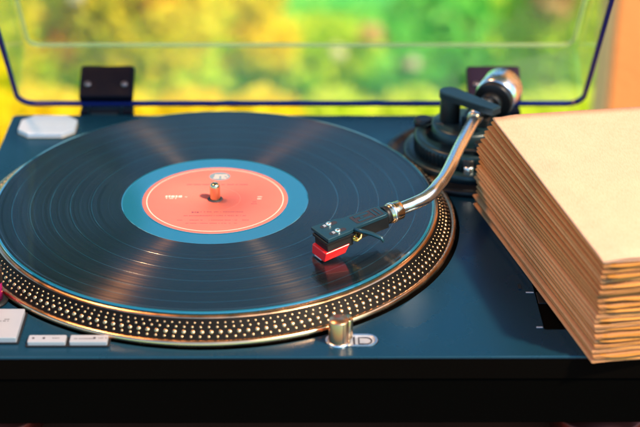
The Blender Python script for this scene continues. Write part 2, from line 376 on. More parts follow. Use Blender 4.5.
dash(pr, -34.5, -22.5, 4.2, 3.0, 4, dens=1); dash(pr, -34, -27, 1.2, 1.2, 5); dash(pr, -22, -19.5, 3.4, 1, 6); dash(pr, 29, 32.5, .5, 1.4, 7); dash(pr, 28.5, 33, 3.6, 1.0, 8)
tag(pr.build('white_lettering', M['labelw'], LB, fix=False), kind='stuff')
pr = MB(); dash(pr, -15, -10, -19.5, 2.4, 9, dens=1); dash(pr, -9, 20, -19, 1.2, 10); dash(pr, -20, 22, -24.5, 1.1, 11, dens=.8); dash(pr, -21, 22, 22.5, 1.3, 12, dens=.8); dash(pr, -24, 24, -31, 1.0, 13, dens=.7); dash(pr, -18, 16, -35.5, .9, 15, dens=.7); dash(pr, 26, 28, -4, 1.3, 14); dash(pr, 25, 29, -7, 1.3, 16)
tag(pr.build('dark_lettering', mat('brown_print', (.22, .06, .07), .5), LB, fix=False), kind='stuff')

# ------------------------------------------------------------------ buttons, lamps, slider
def button(name, x0, y0, x1, y1, h, marks):
    s = MB().prism(rrect(x0-1.1, y0-1.1, x1+1.3, y1+1.1, .8, 3), -.3, .9).build(name+'_surround', M['black'], TT)
    b = MB().prism(rrect(x0, y0, x1, y1, .7, 3), .9, h, ch=.35).build(name, M['silver'], TT)
    k = MB()
    for kind, x, y, w in marks:
        if kind == 'dot': k.add([(x+w*cos(2*pi*i/16), y+w*1.2*sin(2*pi*i/16), h+.03) for i in range(16)], [tuple(range(16))])
        else: dash(k, x, x+w, y, .9, int(x*7) % 50, h+.03)
    if marks: k.build('button_marking', M['ink'], b, fix=False)
button('start_button', -146, -160, -111.5, -126.5, 4.2, [('dash', -128, -141, 9), ('dash', -122, -139, 3)])
button('speed_button', -104.5, -163.5, -81.8, -155.5, 3.2, [('dot', -101.5, -159, .8), ('dot', -95.2, -159, .9), ('dash', -90, -159, 4)])
button('speed_button', -79.4, -163.5, -56.8, -155.5, 3.2, [('dash', -77, -159.6, 11), ('dot', -64.8, -159, .9), ('dash', -62.5, -159, 4.5)])
# strobe lamp housing at the left edge
SH = MB().lathe([(12.5, 0), (12.5, 1.5), (9.6, 2.2)], 40, T(-137.5, -110)).build('strobe_housing', M['black'], TT)
MB().lathe([(9.4, 2.2), (9.4, 14.5)], 40, T(-137.5, -110)).build('strobe_lens', M['mag'], SH)
MB().lathe([(10, 14.5), (10, 25), (9, 26)], 40, T(-137.5, -110)).build('strobe_cap', M['black'], SH)
# pop-up target lamp in its lozenge tray
lz = MB().prism([(LOZ[0]+x, LOZ[1]+y) for x, y in rrect(-15.9, -6.9, 15.9, 6.9, 6.8, 10)], -2.4, -.5, ch=.3).build('lamp_tray', M['silver'], TT)
t = MB(); out = [(LOZ[0]+x, LOZ[1]+y) for x, y in rrect(-15.9, -6.9, 15.9, 6.9, 6.8, 10)]; inn = [(LOZ[0]+x, LOZ[1]+y) for x, y in rrect(-14.4, -5.4, 14.4, 5.4, 5.35, 10)]
n = len(out); t.add([(x, y, -1) for x, y in out]+[(x, y, .55) for x, y in out]+[(x, y, .55) for x, y in inn]+[(x, y, -.9) for x, y in inn],
      [(q*n+i, q*n+(i+1) % n, (q+1)*n+(i+1) % n, (q+1)*n+i) for q in range(3) for i in range(n)], smooth=False); t.build('tray_rim', M['chrome'], lz, .15)
t = MB(); dd = [(LOZ[0]+4.2, -4.2), ]; 
pts = [(4.5, -3.6), (4.5, 3.6), (8.2, 3.6)]+[(8.6+3.6*cos(a), 3.6*sin(a)) for a in [R(80-16*i) for i in range(11)]]+[(8.2, -3.6)]
t.tube([(LOZ[0]+x, LOZ[1]+y, -.3) for x, y in pts]+[(LOZ[0]+4.5, LOZ[1]-3.6, -.3)], .42, 8); t.build('tray_mark', M['ink'], lz)
MB().box((LOZ[0]+1.2, LOZ[1]-4, -.55), (LOZ[0]+2.1, LOZ[1]+4, .1)).build('tray_bar', M['ink'], lz)
KX, KY = 82.0, -158.5
kn = MB().lathe([(7.1, -.5), (7.1, .8), (6.3, 1.2)], 48, T(KX, KY)).build('lamp_collar', M['chrome'], TT)
k = MB(); ring = [(6.1*cos(2*pi*i/48), 6.1*sin(2*pi*i/48)) for i in range(48)]
k.lathe([(6.1, 1.2), (6.1, 15.2), (5.7, 15.8), (.01, 15.8)], 48, T(KX, KY), mis=[0]*3)
kb = k.build('lamp_barrel', wear(mat('barrel_chrome', (0.62, 0.36, 0.22), 0.32, 1.0), 100, .28, .38), TT)
MB().lathe([(4.3, 1.2), (4.3, 13.9), (4.0, 14.4), (.01, 14.4)], 40, T(KX+4.3, KY+4.0), mis=[0]*3).build('lamp_head', M['brass'], kb)
MB().box((KX+2.4, KY-5.6, 2), (KX+2.9, KY-5.2, 15.3)).build('barrel_groove', M['ink'], kb)
# pitch slider: partly under the paper stack
PT = MB().prism(rrect(207.6, -145.4, 222.4, -19.6, 1.5, 3), -6.5, -5).build('pitch_slot', M['well'], TT)
MB().box((211, -143, -5), (216, -22, -3.6)).build('slider_rail', M['black'], PT)
MB().box((209, -112, -3.6), (220.5, -98, -.8)).build('slider_knob', M['black'], PT, .5)
for yy, w in ((-100.5, 4.5), (-142.5, 3.4)):
    MB().box((207-w, yy-.6, 0.0), (207.4, yy+.6, .25)).build('scale_mark', M['softink'], PT)
MB().box((198.3, -96.5, 0), (200.2, -90.5, .6)).build('pitch_lamp', M['well'], PT)
# badge plate
ST = T(-138, 150)
bg_ = MB().prism(oct_(22.6, 18, 9, 9), 0, 1.2, ST).build('badge_seat', M['brass'], TT)
bp_ = MB().prism(oct_(21.8, 17.4, 9, 8.7), 1.2, 4.6, ST, ch=.6).build('badge_plate', M['badge'], TT)
k = MB(); dash(k, -152, -124, 150, 1.3, 21, 4.64, .95); k.build('badge_lettering', M['softink'], bp_, fix=False)

# ------------------------------------------------------------------ tonearm base
PX, PY = 186.0, 96.0
AB = MB().lathe([(64, 0), (64, 3.6), (62.8, 4.4), (59, 4.4), (58, 3.4), (50, 3.4)], 96, T(PX, PY)).build('arm_base', M['black'], TT)
MB().lathe([(50, 0), (50, 9), (48.8, 10), (42, 10.4)], 96, T(PX, PY)).build('base_ring', M['armblk'], AB)
MB().lathe([(41.5, 10), (41.5, 21.5), (40.2, 22.6), (33.5, 22.6), (33, 20.5), (20, 20.5)], 96, T(PX-1, PY-2)).build('height_ring', M['armblk'], AB)
k = MB()
for i in range(72):
    a = 2*pi*i/72; k.box((-.35, 41.2, 11), (.35, 42.1, 20.5), T(PX-1, PY-2) @ Matrix.Rotation(a, 4, 'Z'))
tag(k.build('ring_knurling', M['armblk'], AB), kind='stuff')
MB().lathe([(26, 20), (26, 29), (24.5, 30.3), (.01, 30.3)], 64, T(PX-4, PY+2), mis=[0]*3).build('pivot_drum', M['armblk'], AB)
MB().cyl((151, 112, 20), (151, 112, 27), 7, ch=.8).build('adjust_knob', M['black'], AB)
MB().tube([(150, 102, 23.5), (156, 97, 29), (163, 92, 31), (168, 86, 26)], .5, 8).build('signal_wire', M['wire'], AB)
# gimbal bracket: post on the left and flat bar over the tube
k = MB(); k.prism([(p[0], p[1]) for p in arc(169.5, 100.5, 7.6, 28)], 20, 50.5, smooth=True); k.build('gimbal_post', M['black'], AB, .8)
g0 = Vector((168.5, 101.5)); g1 = Vector((200, 69.5)); gd = (g1-g0).normalized(); gp = Vector((-gd.y, gd.x))
pts = [g0+gp*7.6*cos(a)-gd*7.6*sin(a) for a in [R(180*i/12) for i in range(13)]]+[g1-gp*4.4, g1+gp*4.4]
pts = [(p.x, p.y) for p in reversed(pts)]
MB().prism(pts, 48.6, 53.8, ch=.9).build('gimbal_bar', M['armblk'], AB)
MB().cyl((193, 76.5, 44), (193, 76.5, 50.5), 4, ch=.5).build('bearing_screw', M['black'], AB)
MB().box((-9, -8, 30), (11, 8, 37), T(PX+2, PY, 0, R(-19))).build('pivot_block', M['black'], AB, 1.2)
# cue lift with little chrome knob
k = MB().cyl((180, 58, 4), (180, 58, 20), 6.5, ch=.8).build('lift_tower', M['black'], AB)
MB().cyl((180, 53.5, 9), (180, 53.5, 15.2), 3.8, ch=.6).build('lift_button', M['chrome'], AB)
MB().tube([(168, 62, 22), (175, 59, 25), (186, 55, 26), (194, 52, 26)], 1.6, 10).build('lift_rest', M['black'], AB)
MB().cyl((188, 60, 22), (188, 60, 31), 4.2, ch=.6).build('arm_clip', M['black'], AB)

# ------------------------------------------------------------------ tonearm
ctrl = [(117.5, -55.6, 37.4), (122, -59.6+7, 37.8), (131.5, -48.5, 38.5), (140, -45, 39.3), (145.5, -39, 39.6), (150, -30, 40), (154.6, -18.5, 40), (160.5, -1, 40.2), (168.6, 26, 40.8), (176.5, 50, 41.5), (183, 70, 42.2), (189, 88, 43), (193.5, 101, 43.7)]
ctrl = [Vector(c) for c in ctrl]
ctrl[0] = Vector((119.4, -54.1, 34.0)); ctrl[1] = Vector((126.8, -49.9, 35.0)); ctrl[2] = Vector((134.0, -46.8, 36.6)); ctrl[3] = Vector((140.9, -42.8, 38.2)); ctrl[4] = Vector((146.2, -36.6, 39.6)); ctrl[5] = Vector((150.6, -27.2, 39.9))
def catmull(P, k=8):
    out = []
    for i in range(len(P)-1):
        p0 = P[max(i-1, 0)]; p1 = P[i]; p2 = P[i+1]; p3 = P[min(i+2, len(P)-1)]
        for j in range(k):
            t = j/k; out.append(.5*((2*p1)+(p2-p0)*t+(2*p0-5*p1+4*p2-p3)*t*t+(3*p1-p0-3*p2+p3)*t**3))
    return out+[P[-1]]
TA = MB().tube(catmull(ctrl), 4.3, 28).build('tonearm', M['chrome'], TT)
e1 = (ctrl[-1]-ctrl[-3]).normalized()
pv = Vector((189.5, 89.5, 43.1))
MB().cyl(pv-e1*13, pv-e1*5, 5.6, ch=.6).build('tube_collar', M['chrome'], TA)
MB().cyl(pv-e1*4.5, pv+e1*6, 7.2, ch=.8).build('bearing_housing', M['black'], TA)
MB().cyl(pv-e1*17, pv-e1*14.5, 5.2, ch=.4).build('tube_ring', M['brass'], TA)
cwc = Vector((206.3, 119.5, 42.6)); e2 = Vector((.42, .88, .12)).normalized()
MB().cyl(pv+e1*5, cwc-e2*10, 4.3, ch=.3).build('rear_stub', M['chrome'], TA)
MB().cyl(cwc-e2*17, cwc-e2*10, 8.2, ch=.8).build('stub_ring', M['black'], TA)
CW = MB().cyl(cwc-e2*6, cwc+e2*15, 15.4, n=64, ch=1.2).build('counterweight', M['chrome'], TA)
q = e2.to_track_quat('Z', 'Y').to_matrix().to_4x4()
MB().lathe([(6, 0), (13.6, 0), (14.6, .8), (14.6, 5.5)], 64, Matrix.Translation(cwc-e2*11.5) @ q, mis=[0]*3).build('scale_ring', M['black'], CW)
MB().cyl(cwc+e2*15, cwc+e2*20, 12.5, n=48, ch=.8).build('weight_cap', M['armblk'], CW)
# headshell frame: X along the arm, Y to the left, Z up; slightly nose-down
HO = Vector((71.2, -84.3, 32.2)); hx = Vector((.845, .53, .07)).normalized(); hy = Vector((-.53, .845, 0)).normalized(); hz = hx.cross(hy)
HM = Matrix(((hx.x, hy.x, hz.x, HO.x), (hx.y, hy.y, hz.y, HO.y), (hx.z, hy.z, hz.z, HO.z), (0, 0, 0, 1)))
HS = MB().prism([(0, -10.2), (17, -9.6), (24, -7.6), (28, -7.2), (47, -6.6), (49, -5.5), (49, 5.5), (47, 6.6), (29, 7.2), (22, 7.6), (17, 9.6), (0, 10.2)], 0, 2.2, HM, ch=.45).build('headshell', M['shellm'], TA)
MB().prism([(26, -6.6), (49, -6.2), (49, 6.2), (26, 6.6)], -8.5, -.05, HM, ch=.3).build('shell_body', M['black'], HS, .6)
hp = lambda x, y, z: HM @ Vector((x, y, z))
MB().cyl(hp(49, 0, -2.6), hp(52.5, 0, -2.6), 6.2, ch=.5).build('shell_socket', M['black'], HS)
MB().cyl(hp(52.4, 0, -2.6), hp(62.5, 0, -2.4), 6.4, n=40, ch=.5).build('locking_collar', M['brass'], TA)
MB().cyl(hp(54.5, 0, -2.6), hp(57, 0, -2.5), 6.9, n=40, ch=.3).build('collar_grip', M['chrome'], TA)
# screws in their slots
for yy in (5.4, -5.2):
    sl = MB().prism(rrect(4.2, yy-1.75, 16.5, yy+1.75, 1.7, 5), 2.22, 2.35, HM).build('screw_slot', M['ink'], HS)
    MB().lathe([(1.9, 2.35), (1.9, 3.3), (1.4, 3.8), (.01, 3.9)], 20, HM @ T(10.4, yy), mis=[0]*3).build('mount_screw', M['chrome'], sl)
    MB().box((6.2, yy-1, 2.35), (8.0, yy+1, 2.9), HM).build('slot_washer', M['silver'], sl)
MB().prism(rrect(25.5, -5, 46.5, 5, 1, 3), 2.22, 2.34, HM).build('shell_inlay', M['ink'], HS)
for (a, b, c, d) in ((28, -3.9, 38.5, -1.6), (28, 1.6, 38.5, 3.9), (31, -.9, 33.6, .9), (40.6, -4, 42, 4), (43.6, -4, 45, 4)):
    MB().prism([(a, b), (c, b), (c, d), (a, d)], 2.36, 2.6, HM).build('inlay_bar', M['shellm'], HS)
# finger lift
MB().tube([hp(21, -8, 1), hp(24, -13, .9), hp(27.5, -19, .4), hp(30.5, -24.5, -1), hp(31.2, -26.5, -3.2)], [1.5, 1.5, 1.4, 1.3, 1.0], 12).build('finger_lift', M['shellm'], HS)
# cartridge
CT = MB().prism([(0.8, -7.4), (18, -8.2), (20, -7.6), (20, 7.6), (18, 8.2), (.8, 7.4)], -9.6, -.1, HM, ch=.5).build('cartridge', M['black'], TA)
MB().box((-.4, -8.6, -3.4), (21, 8.6, -1.2), HM).build('cartridge_flange', M['black'], CT, .5)
k = MB(); vs = [hp(*v) for v in ((-2.4, -7.4, -15.2), (13.5, -8.4, -13.6), (13.5, 8.4, -13.6), (-2.4, 7.4, -15.2), (-1.2, -8.2, -8.8), (17, -8.8, -7.6), (17, 8.8, -7.6), (-1.2, 8.2, -8.8))]
k.add(vs, [(0, 3, 2, 1), (4, 5, 6, 7), (0, 1, 5, 4), (1, 2, 6, 5), (2, 3, 7, 6), (3, 0, 4, 7)], smooth=False); k.build('stylus_guard', M['red'], CT, .7, 3)
MB().box((-2.6, -3.8, -15.6), (-.6, 3.8, -14.6), HM).build('stylus_lip', M['silver'], CT, .2)
MB().cyl(hp(2, 0, -14.6), (HM @ Vector((0, 0, 0))).lerp(hp(-1.2, 0, -16.3), 1), .35, n=10).build('stylus', M['silver'], CT)
for i, yy in enumerate((-6, -2.2, 2.2, 6)):
    MB().tube([hp(20, yy, -5.5-abs(yy)*.2), hp(23, yy*1.25, -8.2), hp(26, yy*1.2, -7.6), hp(28, yy*.9, -5.5), hp(31, yy*.7, -4)], .85, 10).build('lead_wire', M['gold'], CT)
    MB().cyl(hp(19.8, yy, -5.6), hp(23.4, yy*1.15, -7.6), 1.25, n=12).build('lead_clip', M['gold'], CT)

# ------------------------------------------------------------------ dust cover (raised)
TH = R(57); HH = Vector((59, 187, 4.0)); cd_ = Vector((0, -cos(TH), sin(TH))); cn = Vector((0, sin(TH), cos(TH)))
def cv(u, v, w): return HH+Vector((1, 0, 0))*u+cd_*v+cn*w
DC = 345; CHh = 60; HWd = 226.5
def cloop(off, w, r=14, tap=0):
    return [cv(x, y, w) for x, y in rrect(-HWd+off+tap, off, HWd-off-tap, DC-off, max(r-off, 1), 8)]
def shell_mesh():
    k = MB(); loops = [cloop(0, 3.2), cloop(0.6, CHh-5), cloop(1.2, CHh-2.2), cloop(2.8, CHh-.6), cloop(5.2, CHh)]
    inner = [cloop(6.0, CHh-3), cloop(4.2, CHh-4.2), cloop(3.2, CHh-7), cloop(2.6, 3.2)]
    n = len(loops[0]); vs = sum(loops, []); fs = []
    for q in range(len(loops)-1):
        for i in range(n): fs.append((q*n+i, q*n+(i+1) % n, (q+1)*n+(i+1) % n, (q+1)*n+i))
    fs.append(tuple((len(loops)-1)*n+i for i in range(n)))
    b = len(vs); vs += sum(inner, [])
    for q in range(len(inner)-1):
        for i in range(n): fs.append((b+q*n+i, b+q*n+(i+1) % n, b+(q+1)*n+(i+1) % n, b+(q+1)*n+i))
    fs.append(tuple(b+i for i in reversed(range(n))))
    k.add(vs, fs, 0, False); return k
DCv = shell_mesh().build('dust_cover', M['acrylic'], TT, fix=False)
k = MB(); ls = [cloop(-.5, -.2), cloop(-.5, 3.2), cloop(3.0, 3.2), cloop(3.0, -.2)]; n = len(ls[0])
k.add(sum(ls, []), [(q*n+i, q*n+(i+1) % n, ((q+1) % 4)*n+(i+1) % n, ((q+1) % 4)*n+i) for q in range(4) for i in range(n)], smooth=False)
k.build('cover_rim', M['edge'], DCv, .3)
# yellow refraction line painted as a tube where the walls turn into the top
k = MB(); pts = [p for p in cloop(4.6, CHh-3.6)]
k.tube(pts+[pts[0]], 2.1, 8); k.build('corner_glint', M['seam'], DCv)
CM = Matrix(((1, 0, 0, HH.x), (0, cd_.y, cn.y, HH.y), (0, cd_.z, cn.z, HH.z), (0, 0, 0, 1)))
for uc in (-155.3, 154.4):
    hg = MB().prism(rrect(uc-21.5, 3.3, uc+21.5, 12, 3, 4), 1, 31, CM).build('hinge', M['hinge'] if uc < 0 else M['hinge2'], TT, 1.5, 3)
    for du in (-14.5, 14.5):
        sc = MB().lathe([(2.7, 0), (2.7, 1), (1.9, 1.9), (.01, 2.1)], 20, CM @ Matrix.Translation((uc+du, 12.0, 12.5)) @ Matrix.Rotation(R(-90), 4, 'X'), mis=[0]*3).build('hinge_screw', M['foot2'], hg)
        vv = 14.0
        MB().box((uc+du-1.4, vv, 12.1), (uc+du+1.4, vv+.25, 12.9), CM).build('screw_slot', M['ink'], sc)
    MB().box((HH.x+uc-21, 179.5, -14), (HH.x+uc+21, 193, 2.2)).build('hinge_socket', M['hinge'], TT, .8)
    MB().box((HH.x+uc-12.5, 178.2, -10), (HH.x+uc+9.5, 187, 1.0)).build('hinge_bracket', M['armblk'], TT, .6)
    for dx in (-14.6, 11.4): MB().box((HH.x+uc+dx, 178.4, -8), (HH.x+uc+dx+1.3, 187.5, 3.4)).build('bracket_pin', M['armblk'], TT)

# ------------------------------------------------------------------ stack of kraft paper sleeves
NS = 21; TK = 71.4/NS
FC = Vector((231, -183)); EX = Vector((.988, .155)); EY = Vector((-.238, .971))
ordn = ['lowest', 'second', 'third', 'fourth', 'fifth', 'sixth', 'seventh', 'eighth', 'ninth', 'tenth', 'eleventh', 'twelfth']
from mathutils import noise
for i in range(NS):
    rr = random.Random(100+i); z0 = .15+i*TK; u = i/(NS-1)
    if i == NS-1: lab = 'kraft paper sleeve on top of the stack, coloured pale as lit, its whole face in view'
    elif i == 0: lab = 'brown kraft paper sleeve at the very bottom of the stack, lying on the turntable'
    elif i < 12: lab = 'brown kraft paper sleeve, %s counted up from the turntable in the stack' % ordn[i]
    else: lab = 'brown kraft paper sleeve, %s from the top of the stack' % ordn[NS-1-i]
    dx = rr.uniform(-.8, .8); dy = rr.uniform(-1.5, 1.5); LEN = 209
    # the upper sleeves step back towards the right at the rear, as in the photograph
    skew = max(0, i-(NS-7))*1.2+rr.uniform(-.7, .7); ll = LEN+rr.uniform(-1.5, 1.5)-max(0, i-(NS-6))*1.0
    wd = 122+rr.uniform(-2, 2)
    fz = rr.uniform(-.35, .35)
    def P(a, b, z):
        """a: across from the fold (mm), b: from the front edge back, z above the sleeve's own base"""
        sk = skew*(b/LEN)
        ed = max(0, 1-b/26)
        w = noise.noise(Vector((a*.045, b*.03, i*3.7)))*.95*ed+noise.noise(Vector((a*.012+9, b*.02, i*.35)))*.2
        if i == 0: w = max(w, 0)
        p = FC+EX*(a+dx+sk)+EY*(b+dy)
        return (p.x, p.y, z0+z+w*(1 if z > .4 else .8))
    k = MB(); nb = 34; gap = TK-.42-rr.uniform(0, .12); gl = TK-1.25-rr.uniform(0, .4)
    rows = [(wd, .22)]+[(wd*t_, .22) for t_ in (.8, .6, .4, .22, .1, .04)]+[(1.1, .24)]
    for s_ in range(1, 7):
        a_ = pi*s_/7; rows.append((1.1-1.1*sin(a_), .3+(gl-.3)*(1-cos(a_))/2))
    rows += [(1.1, gl), (6.0, gl+.05), (11.5, gl+(gap-gl)*.7)]+[(wd*t_, gap) for t_ in (.13, .17, .22, .4, .6, .8)]+[(wd, gap)]
    nr = len(rows); vs = []; fs = []
    for b_ in range(nb+1):
        t_ = (b_/nb)**1.6; b = ll*t_
        for (a, z) in rows:
            pinch = 1-.34*max(0, min(1, 1.3-b/7.0))
            zz_ = .22+(z-.22)*pinch if z > gl*.6 else z
            vs.append(P(a, b, zz_))
    for b_ in range(nb):
        for j in range(nr-1): fs.append((b_*nr+j, b_*nr+j+1, (b_+1)*nr+j+1, (b_+1)*nr+j))
    k.add(vs, fs, 0, True)
    root = FC+EX*60+EY*100
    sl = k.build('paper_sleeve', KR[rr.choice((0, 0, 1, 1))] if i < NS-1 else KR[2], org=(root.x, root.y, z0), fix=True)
    tag(sl, lab, 'paper sleeve', 'kraft paper sleeves in the stack')
    md = sl.modifiers.new('paper', 'SOLIDIFY'); md.thickness = .30*MM; md.offset = 0
    # folded flap tucked in the front opening: rounded folds seen from the front
    nf = 0 if i == NS-1 else 2 if rr.random() < .25 else 1
    for f_ in range(nf):
        k = MB(); g_ = .22+(gap-.22)*.66; zA = .55+(g_-.8)*(f_+.08)/nf; zB = .55+(g_-.8)*(f_+.9)/nf; a0 = rr.uniform(1.6, 5); out_ = rr.uniform(-1.6, .6); a1 = wd-2
        prof_ = [(22, zA), (8, zA), (2, zA)]+[(1.2-1.2*sin(pi*s_/6)*1.0, zA+(zB-zA)*(1-cos(pi*s_/6))/2) for s_ in range(1, 6)]+[(2, zB), (8, zB), (22, zB)]
        ncol = 26; vs = []; fs = []; np_ = len(prof_)
        for c_ in range(ncol+1):
            a = a0+(a1-a0)*(c_/ncol)**1.5
            wob = noise.noise(Vector((a*.06, i*5.1+f_*2, 3)))*1.3; wz = noise.noise(Vector((a*.08, i*4.1+f_*7, 8)))*.25
            near = max(0, 1-(a-a0)/6)
            for (b, z) in prof_: vs.append(P(a, b+out_+wob+near*1.4, z*(1-near*.25)+wz+near*.2))
        for c_ in range(ncol):
            for j in range(np_-1): fs.append((c_*np_+j, c_*np_+j+1, (c_+1)*np_+j+1, (c_+1)*np_+j))
        k.add(vs, fs, 0, True); fl = k.build('flap', KF[rr.choice((0, 1))], sl)
        md = fl.modifiers.new('paper', 'SOLIDIFY'); md.thickness = .26*MM; md.offset = 0

# ------------------------------------------------------------------ table under the turntable
TB = empty('table', (60, -100, -800), 'red brown wooden table under the turntable, only a sliver in view', 'table')
for j in range(8):
    y0 = -420+j*77; MB().box((-600, y0, -103), (760, y0+75.6, -75)).build('plank', M['wood'], TB, 1.2)
MB().box((-560, -390, -165), (720, 170, -103.5)).build('apron', M['wood'], TB, 1)
for x in (-540, 640):
    for y in (-380, 105): MB().box((x, y, -800), (x+60, y+60, -165.5)).build('leg', M['wood'], TB, 3)

# ------------------------------------------------------------------ wall at the right
WL = empty('garden_wall', (1400, 900, -800), 'orange plastered wall with its lit return painted peach, behind the right end of the turntable', 'wall')
MB().box((437.5, 800, -800), (3200, 890, 1700)).build('wall_face', M['wallo'], WL, 3)
MB().box((434.5, 803, -800), (437.3, 890, 1700)).build('wall_return', M['wallp'], WL)

# ------------------------------------------------------------------ garden
GZ = -1.60
def garden_mat(name, cols, rough=.6, trans=.35, scale=3.0):
    m = bpy.data.materials.new(name); m.use_nodes = True; n = m.node_tree.nodes; l = m.node_tree.links; b = n['Principled BSDF']
    b.inputs['Roughness'].default_value = rough; b.inputs['Specular IOR Level'].default_value = .25
    g = n.new('ShaderNodeNewGeometry'); r = ramp(n, [(i/(len(cols)-1), c) for i, c in enumerate(cols)]); l.new(g.outputs['Random Per Island'], r.inputs[0]); l.new(r.outputs[0], b.inputs['Base Color'])
    tl = n.new('ShaderNodeBsdfTranslucent'); l.new(r.outputs[0], tl.inputs[0]); x = n.new('ShaderNodeMixShader'); x.inputs[0].default_value = trans
    l.new(b.outputs[0], x.inputs[1]); l.new(tl.outputs[0], x.inputs[2]); l.new(x.outputs[0], n['Material Output'].inputs[0]); return m
G = {'yellow': garden_mat('yellow_petals', [(.95, .72, .01), (.98, .88, .02), (.93, .85, .04)], trans=.45),
     'lemon': garden_mat('lemon_petals', [(.75, .88, .05), (.85, .92, .10), (.65, .85, .04)], trans=.45),
     'cream': garden_mat('cream_highlight_petals', [(.95, .92, .75), (.95, .85, .6)]),  # pale clumps stand in for round out-of-focus highlights
     'lime': garden_mat('lime_leaves', [(.58, .84, .03), (.82, .90, .04), (.45, .76, .04)], trans=.45),
     'green': garden_mat('green_leaves', [(.16, .70, .08), (.24, .80, .12), (.42, .84, .10)], trans=.5),
     'orange': garden_mat('orange_petals', [(.85, .20, .01), (.90, .34, .01), (.85, .45, .02)]),
     'peach': garden_mat('peach_petals', [(.85, .50, .22), (.88, .62, .25)]),
     'dark': garden_mat('dark_leaves', [(.012, .05, .012), (.03, .10, .02), (.05, .13, .02)], trans=.15),
     'grass': garden_mat('grass_blades', [(.10, .62, .12), (.16, .72, .14), (.36, .80, .12)])}
bark = wear(mat('bark', (.05, .035, .02), .9), 8, .8, .95, .6, 30, bdist=.01, colvar=.3)
import array
def leaves(mb_, n, cen, rad, size, rr, flat=.5):
    vs = []; fs = []
    for _ in range(n):
        while True:
            p = Vector((rr.uniform(-1, 1), rr.uniform(-1, 1), rr.uniform(-1, 1)))
            if .55 < p.length < 1: break
        p = Vector((cen[0]+p.x*rad[0], cen[1]+p.y*rad[1], cen[2]+p.z*rad[2])); s = size*rr.uniform(.6, 1.3)
        d = Vector((rr.gauss(0, 1), rr.gauss(0, 1), rr.gauss(0, flat))).normalized(); q = Vector((rr.gauss(0, 1), rr.gauss(0, 1), rr.gauss(0, 1)))
        w = d.cross(q).normalized()*s*.36; h = d.cross(w).normalized()*s*.12
        b = len(vs); vs += [p-d*s*.5, p+w+h, p+d*s*.5, p-w+h]; fs += [(b, b+1, b+2), (b, b+2, b+3)]
    o = len(mb_[0]); mb_[0].extend(tuple(v) for v in vs); mb_[1].extend(tuple(i+o for i in f) for f in fs)
def mesh_m(name, vs, fs, m, parent=None):
    me = bpy.data.meshes.new(name); me.from_pydata(vs, [], fs); me.materials.append(m); me.update()
    o = bpy.data.objects.new(name, me); C.objects.link(o)
    if parent: o.parent = parent
    return o
def shrub(name, label, cat, x, y, gz, clumps, stems=5, group=None):
    root = bpy.data.objects.new(name, None); C.objects.link(root); root.location = (x, y, gz); tag(root, label, cat, group)
    rr = random.Random(int(abs(x*1000)+abs(y*317)) + 5); hmax = max(c[3]+c[4][2] for c in clumps)
    by = {}
    for (mn, cx_, cy_, cz_, rad, n, size) in clumps: leaves(by.setdefault(mn, ([], [])), int(n*1.7), (cx_, cy_, cz_), rad, size, rr)
    for mn, (v, f) in by.items(): mesh_m('blossom' if mn in ('yellow', 'orange', 'peach', 'lemon', 'cream') else 'foliage', v, f, G[mn], root)
    k = MB()
    for s_ in range(stems):
        a = rr.uniform(0, 2*pi); c = rr.choice(clumps)
        tip = Vector((c[1], c[2], c[3]))*1000; base = Vector((cos(a)*40, sin(a)*40, -20)); mid = base.lerp(tip, .5)+Vector((rr.uniform(-40, 40), rr.uniform(-40, 40), 30))
        k.tube([base, mid, tip], [14, 10, 5], 8)
    st = k.build('stem', bark); st.parent = root
    return root
def gx(px, Y): return 0.061+(px-320)/1541*(math.hypot(Y+.947, .5-(-1.2)))+.012*(Y+.947)

# terrain
def sheet(name, x0, y0, x1, y1, z, m, kind='structure'):
    o = mesh_m(name, [(x0, y0, z), (x1, y0, z), (x1, y1, z), (x0, y1, z)], [(0, 1, 2, 3)], m); o['kind'] = kind; return o
lawn_m = mat('lawn_soil', (.07, .32, .03), .9); n_, l_, b_ = nodes(lawn_m); tc = n_.new('ShaderNodeTexCoord'); t_ = n_.new('ShaderNodeTexNoise'); t_.inputs['Scale'].default_value = 1.6; t_.inputs['Detail'].default_value = 8
l_.new(tc.outputs['Object'], t_.inputs[0]); r_ = ramp(n_, [(.35, (.06, .48, .09)), (.5, (.12, .62, .13)), (.68, (.40, .72, .08))]); l_.new(t_.outputs[0], r_.inputs[0]); l_.new(r_.outputs[0], b_.inputs['Base Color'])
sheet('lawn', -180, -180, 180, 180, GZ, lawn_m)
pat = wear(mat('patio_stone', (.34, .26, .18), .8), 4, .75, .9, .4, 40, bdist=.003, colvar=.2)
k = MB().box((-4000, -4000, -1610), (4000, 980, -800)); tag(k.build('patio', pat), kind='structure')
rr = random.Random(5); vs = []; fs = []
for _ in range(26000):
    x = rr.uniform(-1.7, 2.0); y = rr.uniform(2.0, 6.5); h = rr.uniform(.03, .08); a = rr.uniform(0, pi); w = .005
    b = len(vs); dx, dy = cos(a)*w, sin(a)*w; vs += [(x-dx, y-dy, GZ), (x+dx, y+dy, GZ), (x+rr.uniform(-.03, .03), y+rr.uniform(-.03, .03), GZ+h)]; fs += [(b, b+1, b+2)]
tag(mesh_m('grass', vs, fs, G['grass']), 'bright green lawn grass, out of focus behind the cover', 'grass', kind='stuff')

